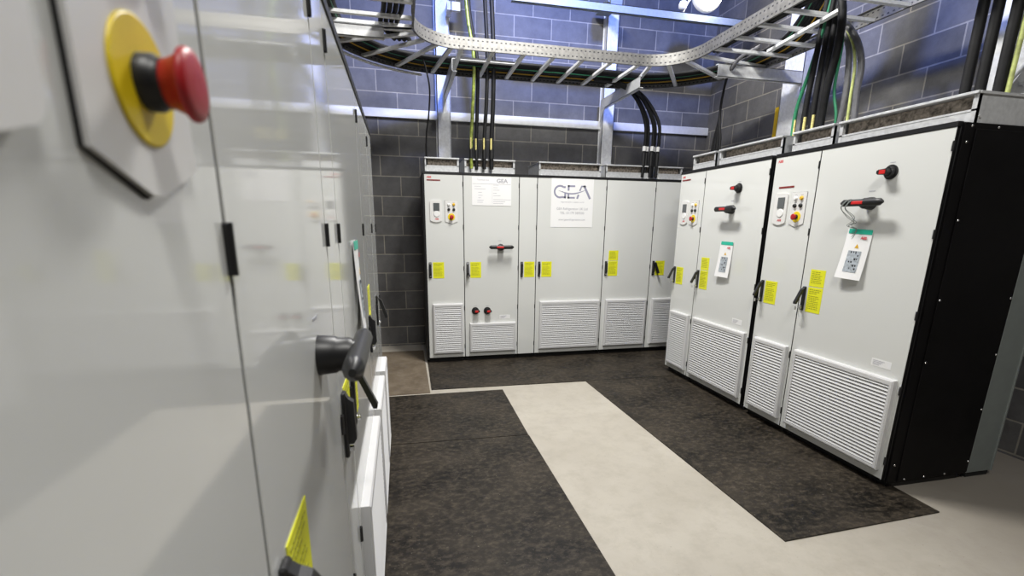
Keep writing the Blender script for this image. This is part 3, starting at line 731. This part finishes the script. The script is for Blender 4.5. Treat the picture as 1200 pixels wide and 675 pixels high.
# drops to the back row
gC = 'cables dropping to the back row cabinets'
zc = 2.17
def drop(x0, x1, x2, y, r, m, label, sl=True, top=4.6):
    return cable([(x0-.05, y+.12, top), (x0, y+.06, 3.6), (x1, y, 3.12), ((x1+x2)/2+.006, y, 2.7), (x2, y, 2.36), (x2, y, zc-.1)], r, m, label, gC, [((x2, y, zc), (x2, y, zc+.10))], ((x2, y, zc+.09), (x2, y, zc+.20), 'tape') if sl else None)
drop(.467, .528, .495, .05, .017, 'gycable', 'green and yellow cable dropping to the back row')
drop(.50, .57, .556, .10, .019, 'rubber', 'black cable right beside the green and yellow one')
drop(.655, .665, .632, .05, .019, 'rubber', 'black cable, left one of the pair right of the green cable')
drop(.722, .728, .708, .05, .022, 'rubber', 'black cable, right one of the pair right of the green cable')
cable([(.02, -.05, 3.05), (.055, -.02, 2.95), (.085, 0, 2.78), (.07, .05, 2.55), (.045, .08, 2.38), (.04, .1, 2.10)], .008, 'rubber', 'thin black cable hanging to the leftmost back row cabinet', gC, [((.04, .098, 2.17), (.04, .096, 2.30))])
for i, (dx, dy) in enumerate(((-.030, 0), (.012, .02), (.054, -.02), (.096, .02), (.138, .0))):
    x = 2.475+dx; y = .10+dy
    cable([(1.85+dx*.3, .14+dy, ZL+.04), (2.08+dx*.4, .12+dy, 3.01), (2.27+dx*.6, .1+dy, 2.93-.0*i), (2.40+dx*.8, .1+dy, 2.80), (x+.015, y, 2.62), (x+.03, y, 2.45), (x+.025, y, 2.3), (x+.02, y, 2.05)], .0185, 'rubber',
          'black cable curving down to the fifth back row cabinet, %s of five' % ['leftmost', 'second from left', 'middle', 'fourth from left', 'rightmost'][i], gC, [((x+.02, y, zc), (x+.02, y, 2.31))], ((x+.022, y, 2.33), (x+.026, y, 2.38), 'white'))

# drops to the right row
gD = 'cables dropping to the right row cabinets'
def rdrop(y0, y1, x, r, m, label, sl='tape', top=3.9, z0=2.10):
    return cable([(x+.05, y1-.05, top), (x+.01, y1, 3.15), (x, (y0+y1)/2+.005, 2.7), (x, y0, 2.4), (x, y0, z0)], r, m, label, gD, (), ((x, y0, 2.19), (x, y0, 2.34), sl) if sl else None)
rdrop(-1.64, -1.83, 2.86, .014, 'gcable', 'green cable dropping in front of the right wall post')
rdrop(-1.735, -1.79, 2.86, .021, 'rubber', 'black cable just right of the dropping green cable')
rdrop(-1.815, -1.85, 2.86, .021, 'rubber', 'black cable second to the right of the dropping green cable')
rdrop(-1.875, -1.90, 2.86, .021, 'rubber', 'black cable third to the right of the dropping green cable')
cable([(2.80, -1.75, 3.9), (2.80, -1.90, 3.25), (2.80, -2.0, 2.98), (2.82, -1.99, 2.75), (2.84, -1.93, 2.5), (2.86, -1.90, 2.3), (2.86, -1.90, 2.1)], .026, 'rubber', 'thickest black cable bowing out in front of the right row drops', gD)
cable([(2.84, -1.80, 3.9), (2.83, -1.94, 3.25), (2.84, -2.0, 2.8), (2.88, -1.955, 2.5), (2.90, -1.99, 2.3), (2.90, -1.99, 2.1)], .010, 'gcable', 'thin green cable tucked behind the thickest black drop', gD)
for i, (yy, m, r, nm) in enumerate(((-2.03, 'greyrub', .020, 'grey-black cable, left one arching over from the ladder to the right row'), (-2.09, 'pgycable', .010, 'pale green-yellow cable arching between two grey-black ones'), (-2.145, 'greyrub', .021, 'grey-black cable, right one arching over from the ladder to the right row'))):
    cable([(2.98, -1.55, ZL+.05), (2.94, -1.78-.01*i, 2.99), (2.90, -1.92-.02*i, 2.90), (2.90, -2.0-.035*i, 2.76), (2.90, -2.03-.05*i, 2.60), (2.90, -2.04-.045*i, 2.42), (2.90, yy, 2.25), (2.90, yy, 2.10)], r, m, nm, gD)
for i in range(4):
    yy = -.60-.028*i
    cable([(2.88, -.93, 3.02), (2.86, -.84, 3.01), (2.85, -.74, 2.93), (2.85, -.68, 2.72), (2.85, -.665-.004*i, 2.52), (2.86, -.60-.035*i, 2.34), (2.86, -.57-.045*i, 2.10)], .012, 'rubber', 'thin black cable fanning onto the far right row cabinet, %s of four' % ['farthest', 'second', 'third', 'nearest'][i], gD)
cable([(2.90, -1.08, 3.05), (2.88, -.95, 3.035), (2.86, -.85, 3.01), (2.855, -.77, 2.95)], .017, 'greyrub', 'pale flexible conduit curving off the ladder near the far right cabinet', None)
for i, (y0, x, w) in enumerate(((-2.850, 2.88, 'left'), (-2.925, 2.88, 'middle'), (-3.015, 2.88, 'right'))):
    cable([(x+.02, y0+.005, 4.4), (x+.005, y0+.0, 3.2), (x, y0, 2.6), (x, y0, 2.08)], .026, 'rubber', 'thick black cable rising from the nearest right row cabinet, %s of three' % w, 'thick cables at the upper right', (), ((x, y0+.022, 2.18), (x, y0+.022, 2.34), 'tape'))
cable([(2.90, -3.06, 4.4), (2.90, -3.055, 3.2), (2.89, -3.05, 2.08)], .012, 'pgycable', 'green-yellow cable beside the thick black ones at upper right', None)

# ------------------------------------------------------------------ light
def area(name, loc, size, power, col, target, sy=None):
    li = bpy.data.lights.new(name, 'AREA'); li.energy = power; li.color = col; li.shape = 'RECTANGLE'; li.size = size; li.size_y = sy or size
    o = bpy.data.objects.new(name, li); C.objects.link(o); o.location = loc
    o.rotation_euler = (Vector(target)-Vector(loc)).to_track_quat('-Z', 'Y').to_euler(); return o
W = (1, .98, .935)
area('unseen_overhead_light', (.95, -1.6, 4.6), .4, 150, W, (.95, -1.6, 0), 1.2)
area('unseen_overhead_light', (.5, -5.6, 4.6), 1.2, 75, W, (.8, -2.0, 1), .4)  # unseen light added behind the camera to brighten front-facing steel and doors
def spot(name, loc, target, power, col, deg, blend, size=.15):
    li = bpy.data.lights.new(name, 'SPOT'); li.energy = power; li.color = col; li.spot_size = math.radians(deg); li.spot_blend = blend; li.shadow_soft_size = size
    o = bpy.data.objects.new(name, li); C.objects.link(o); o.location = loc; o.rotation_euler = (Vector(target)-Vector(loc)).to_track_quat('-Z', 'Y').to_euler(); return o
BL = (.11, .24, 1)
spot('added_blue_spot', (.3, -2.6, 5.1), (.3, .88, 4.45), 520, BL, 62, .5)  # unseen blue spots added to tint the upper walls
spot('added_blue_spot', (2.2, -2.6, 5.1), (2.4, .88, 4.45), 520, BL, 62, .5)
spot('added_blue_spot', (1.0, -2.2, 5.1), (3.76, -1.8, 4.2), 430, BL, 58, .5)
pl = bpy.data.lights.new('lamp_bulb', 'POINT'); pl.energy = 6; pl.color = (1, .95, .88); pl.shadow_soft_size = .12
po = bpy.data.objects.new('lamp_bulb', pl); C.objects.link(po); po.location = (3.03, -.25, 3.79)

w = bpy.data.worlds.new('World'); bpy.context.scene.world = w; w.use_nodes = True
w.node_tree.nodes['Background'].inputs[0].default_value = (.5, .6, .8, 1); w.node_tree.nodes['Background'].inputs[1].default_value = .1

# ------------------------------------------------------------------ camera
cd = bpy.data.cameras.new('Camera'); cam = bpy.data.objects.new('Camera', cd); C.objects.link(cam)
yaw, pit, rol = .225974, -.240582, .010415
f = Vector((math.sin(yaw)*math.cos(pit), math.cos(yaw)*math.cos(pit), math.sin(pit))); r = Vector((math.cos(yaw), -math.sin(yaw), 0)); u = r.cross(f)
c, s_ = math.cos(rol), math.sin(rol); r2 = c*r+s_*u; u2 = -s_*r+c*u
cam.matrix_world = Matrix(((r2.x, u2.x, -f.x, -.24331), (r2.y, u2.y, -f.y, -5.13352), (r2.z, u2.z, -f.z, 1.50213), (0, 0, 0, 1)))
cd.sensor_width = 36; cd.lens = 554.53/1200*36; cd.shift_y = 62.5/1200; cd.clip_start = .02
cd.dof.use_dof = True; cd.dof.focus_distance = 4.2; cd.dof.aperture_fstop = 4.5
sc = bpy.context.scene; sc.camera = cam
sc.view_settings.view_transform = 'Standard'; sc.view_settings.look = 'None'; sc.view_settings.gamma = 1; sc.view_settings.exposure = .52
sc.view_settings.use_curve_mapping = False
